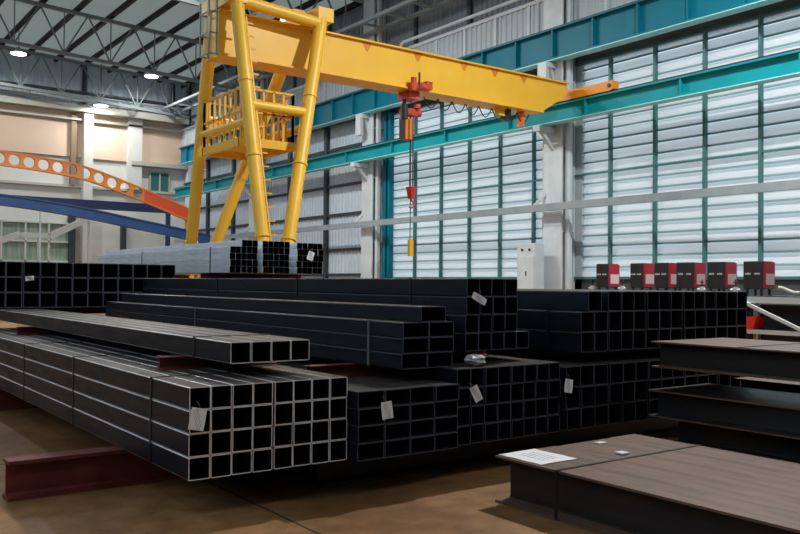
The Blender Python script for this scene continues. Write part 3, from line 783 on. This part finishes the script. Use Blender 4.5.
# stair and platform low at the back
st = thing('staircase', 'white metal stair rising to a landing by the back wall', 'stairs', (9.0, 51, 0))
def W(x, y, z): return (x-9.0, y-51, z)
s1 = MB().bar(W(8.6,51,3.2), W(11.0,51,4.2), .2, .34).build('stringer', 'stair', st)
MB().bar(W(11.0,51,4.15), W(12.6,51,4.15), .2, .3).build('landing_beam', 'stair', st)
MB().bar(W(12.6,51,4.1), W(14.9,51,5.35), .2, .36).build('stringer', 'stair', st)
tm = MB()
for k in range(9): tm.box(8.7+.27*k-9, 8.95+.27*k-9, 0, 1.2, 3.1+.115*k, 3.14+.115*k)
tm.build('treads', 'stair', st)
for x in (8.7, 12.0, 14.8): MB().box(x-9-.06, x-9+.06, .02, .14, 0, 3.1 if x < 10 else 4.1 if x < 13 else 5.2).build('post', 'stair', st)
tag(MB().box(10.62, 10.70, 45, 45.08, 0, 5.6).build('thin_post', 'white_steel'), 'thin white upright post standing before the glazed back opening', 'post')
# overhead pipes below the corrugated back wall band
for z, y in ((12.6,53.3),(12.9,53.3)): tag(MB().tube((-14,y,z), (21.5,y,z), .07, n=10).build('overhead_pipe', 'grey_steel'), ('lower' if z < 12.7 else 'upper')+' grey pipe running along the sill of the back wall sheet', 'pipe')

# ------------------------------------------------------------------ lamps
def lamp(x, y, z, label, power=250):
    t = thing('high_bay_lamp', label, 'lamp', (x, y, z), 'high bay lamps under the roof')
    MB().tube((0,0,.12), (0,0,.34), .16, .1, n=16).build('housing', 'grey_steel', t)
    MB().tube((0,0,0), (0,0,.12), .42, .2, n=20).build('shade', 'white_steel', t)
    MB().tube((0,0,-.03), (0,0,-.005), .40, n=20).build('lens', 'lamp', t)
    MB().tube((0,0,.34), (0,0,roof_z(x)-z-.02), .02, n=6).build('rod', 'dark', t)
    ld = bpy.data.lights.new('lamp_light', 'AREA'); ld.shape = 'DISK'; ld.size = .5; ld.energy = power; ld.color = (1,.97,.93)
    lo = bpy.data.objects.new('lamp_light', ld); COL.objects.link(lo); lo.location = (x, y, z-.05)
lamp(10.45, 49.5, 13.95, 'glowing white lamp under the roof farther from the yellow crane', 330)
lamp(18.1, 50.2, 14.0, 'glowing white lamp under the roof beside the yellow crane', 330)
lamp(15.9, 52.8, 12.35, 'glowing white lamp by the white pillar of the back wall', 180)
for x, y, pw in ((-6,-5,60),(5,-5,110),(14.5,-4,330),(-6,9,60),(14.5,8.5,2100),(-6,24,120),(4,34,420),(12.5,25,600),(12.5,28.8,900),(-6,38,200)):  # unseen lamps added to brighten the hall and the crane
    lamp(x, y, 13.3, 'added high bay lamp under the roof, out of view', pw)

# ------------------------------------------------------------------ welding line
ln = thing('welding_line', 'long pale steel bench frame of the welding line along the louvred wall', 'bench', (15.25, 10, 0))
def Q(x, y, z): return (x-15.25, y-10, z)
def qbox(m, x0, x1, y0, y1, z0, z1): return m.box(x0-15.25, x1-15.25, y0-10, y1-10, z0, z1)
tb = MB(); qbox(tb, 14.9, 15.02, 4, 14.2, 1.29, 1.41); qbox(tb, 15.55, 15.67, 4, 14.2, 1.29, 1.41); tb.build('top_rail', 'white_steel', ln)
tp = MB(); qbox(tp, 14.9, 15.67, 4, 14.2, 1.411, 1.43); tp.build('bench_top', 'base_wall', ln)
lr = MB(); qbox(lr, 14.9, 15.0, 4, 14.2, .71, .79); qbox(lr, 15.57, 15.67, 4, 14.2, .71, .79); lr.build('lower_rail', 'white_steel', ln)
sh = MB(); qbox(sh, 15.0, 15.57, 4, 14.2, .73, .79); sh.build('lower_shelf', 'dark', ln)
for y in (4.2, 7.0, 9.35, 11.6, 14.0):
    for x in (14.95, 15.62): qbox(MB(), x-.05, x+.05, y-.05, y+.05, 0, 1.29).build('leg', 'white_steel', ln)
MB().bar(Q(14.88,9.2,1.31), Q(14.88,7.9,.76), .05, .06).build('brace', 'white_steel', ln)
MB().bar(Q(14.88,6.8,.8), Q(14.88,7.6,1.3), .05, .06).build('brace', 'white_steel', ln)
bk = MB(); qbox(bk, 15.69, 15.72, 4, 14.2, .1, 1.25); bk.build('back_panel', 'dark', ln)
def welder(y0, y1, label, zt):
    t = thing('welding_machine', label, 'welding machine', (15.25, (y0+y1)/2, 1.43), 'welding machines on the bench')
    hy = (y1-y0)/2; h = zt-1.55
    MB().box(-.25, .12, -hy, hy, .12, .12+h).build('body', 'mach_black', t, bevel=.02)
    MB().box(-.24, .11, -hy-.03, -hy-.002, .14, .12+h-.02).build('front_panel', 'mach_red', t)
    MB().box(-.2, .08, -hy-.036, -hy-.031, .12+h*.16, .12+h*.55).build('lower_panel', 'mach_white', t)
    for yy in (-hy*.45, hy*.45): MB().box(-.275, -.253, yy-.05, yy+.05, .12+h*.52, .12+h*.58).build('handle', 'white_steel', t)
    for yy in (-hy*.7, hy*.7):
        for xx in (-.2, .08): MB().tube((xx,yy,0), (xx,yy,.125), .025, n=8).build('foot', 'dark', t)
    return t
wl = [(12.30,12.75,'welding machine nearest the white column','') ,(11.42,11.85,'second welding machine from the white column',''),(10.72,11.12,'third welding machine from the white column',''),
      (10.0,10.50,'fourth welding machine from the white column',''),(9.24,9.72,'fifth welding machine, beside the last one on the bench',''),(8.55,9.02,'last welding machine standing alone past the tubes','')]
wl = [(12.563,12.908),(11.612,11.956),(10.977,11.328),(10.354,10.782),(9.656,10.056),(8.86,9.272)]
wlab = ['welding machine with red front closest to the white column','second red-fronted welding machine from the white column','third red-fronted welding machine from the white column','fourth red-fronted welding machine from the white column','fifth red-fronted welding machine from the white column','sixth red-fronted welding machine, farthest from the white column']
for (a, b), lb in zip(wl, wlab): welder(a, b, lb, 2.085)
# small pale valves between the machines
vl = ['pale valve fitting on the bench closest to the white column','pale valve fitting between the first two welding machines','pale valve fitting between the fourth and fifth welding machines','pale valve fitting between the last two welding machines']
for y, lb in zip((13.05, 12.2, 10.2, 9.46), vl):
    t = thing('valve_fitting', lb, 'valve', (15.05, y, 1.43), 'pale valve fittings on the bench')
    MB().tube((0,0,0), (0,0,.16), .05, n=10).tube((0,-.1,.1), (0,.1,.1), .03, n=8).build('body', 'seal', t)
    MB().tube((0,0,.16), (0,0,.3), .012, n=6).tube((-.05,0,.25), (.05,0,.25), .015, n=6).build('stem', 'dark', t)
# hose
hp = [(15.0, 8.55-.1*i, 1.535+.05*math.cos(i*.9)) for i in range(26)]
tag(MB().path(hp, .035, 8).build('hose', 'trim'), 'pale hose trailing along the bench past the last welding machine', 'hose')
# red bin on the lower rail
b = MB()
b.prism([(9.0,.792),(9.16,.792),(9.2,1.03),(8.92,1.03)], 'x', 14.88, 15.2)
tag(b.build('plastic_bin', 'bin_red'), 'bright red plastic bin on the lower rail of the welding bench', 'bin')
# electrical cabinet on the column
cb = thing('electrical_cabinet', 'pale grey electrical cabinet standing by the white wall column', 'cabinet', (20.75, 20.7, 0))
MB().box(-.22, .22, -.40, .46, .1, 3.0).build('body', 'white_steel', cb, bevel=.015)
MB().box(-.245, -.222, -.36, .42, .3, 2.55).build('door', 'white_steel', cb, bevel=.006)
for y in (-.15, .2): MB().tube((-.25,y,2.78), (-.22,y,2.78), .045, n=12).build('indicator', 'dark', cb)
MB().box(-.262, -.246, -.02, .02, 1.9, 2.06).build('handle', 'dark', cb)
MB().box(-.2, .2, -.36, .42, 0, .1).build('plinth', 'dark', cb)

# ------------------------------------------------------------------ light
w = bpy.data.worlds.new('World'); S.world = w; w.use_nodes = True
bg = w.node_tree.nodes['Background']; bg.inputs['Color'].default_value = (.72,.86,1,1); bg.inputs['Strength'].default_value = 1.2
sd = bpy.data.lights.new('sun', 'SUN'); sd.energy = 4.6; sd.angle = R(3); sd.color = (1,.97,.93)
so = bpy.data.objects.new('sun', sd); COL.objects.link(so)
so.rotation_euler = Vector((-.72,-.25,-.55)).to_track_quat('-Z','Y').to_euler()

# ------------------------------------------------------------------ camera
f = 850.; yaw = R(36.3); roll = R(.5); pitch = math.atan((283.5-267)/f)
fw0 = Vector((math.sin(yaw), math.cos(yaw), 0)); rt0 = Vector((math.cos(yaw), -math.sin(yaw), 0)); up0 = Vector((0,0,1))
fw = fw0*math.cos(pitch)+up0*math.sin(pitch); up1 = -fw0*math.sin(pitch)+up0*math.cos(pitch)
rt = rt0*math.cos(roll)+up1*math.sin(roll); up = -rt0*math.sin(roll)+up1*math.cos(roll)
cd = bpy.data.cameras.new('camera'); cam = bpy.data.objects.new('camera', cd); COL.objects.link(cam)
cd.sensor_width = 36; cd.lens = f*36/800; cd.clip_end = 300
mw = Matrix.Identity(4)
for i in range(3): mw[i][0] = rt[i]; mw[i][1] = up[i]; mw[i][2] = -fw[i]
mw.translation = (0,0,1.6)
cam.matrix_world = mw
S.camera = cam
S.view_settings.view_transform = 'Standard'; S.view_settings.look = 'None'; S.view_settings.gamma = 1; S.view_settings.use_curve_mapping = False
S.view_settings.exposure = 0.18
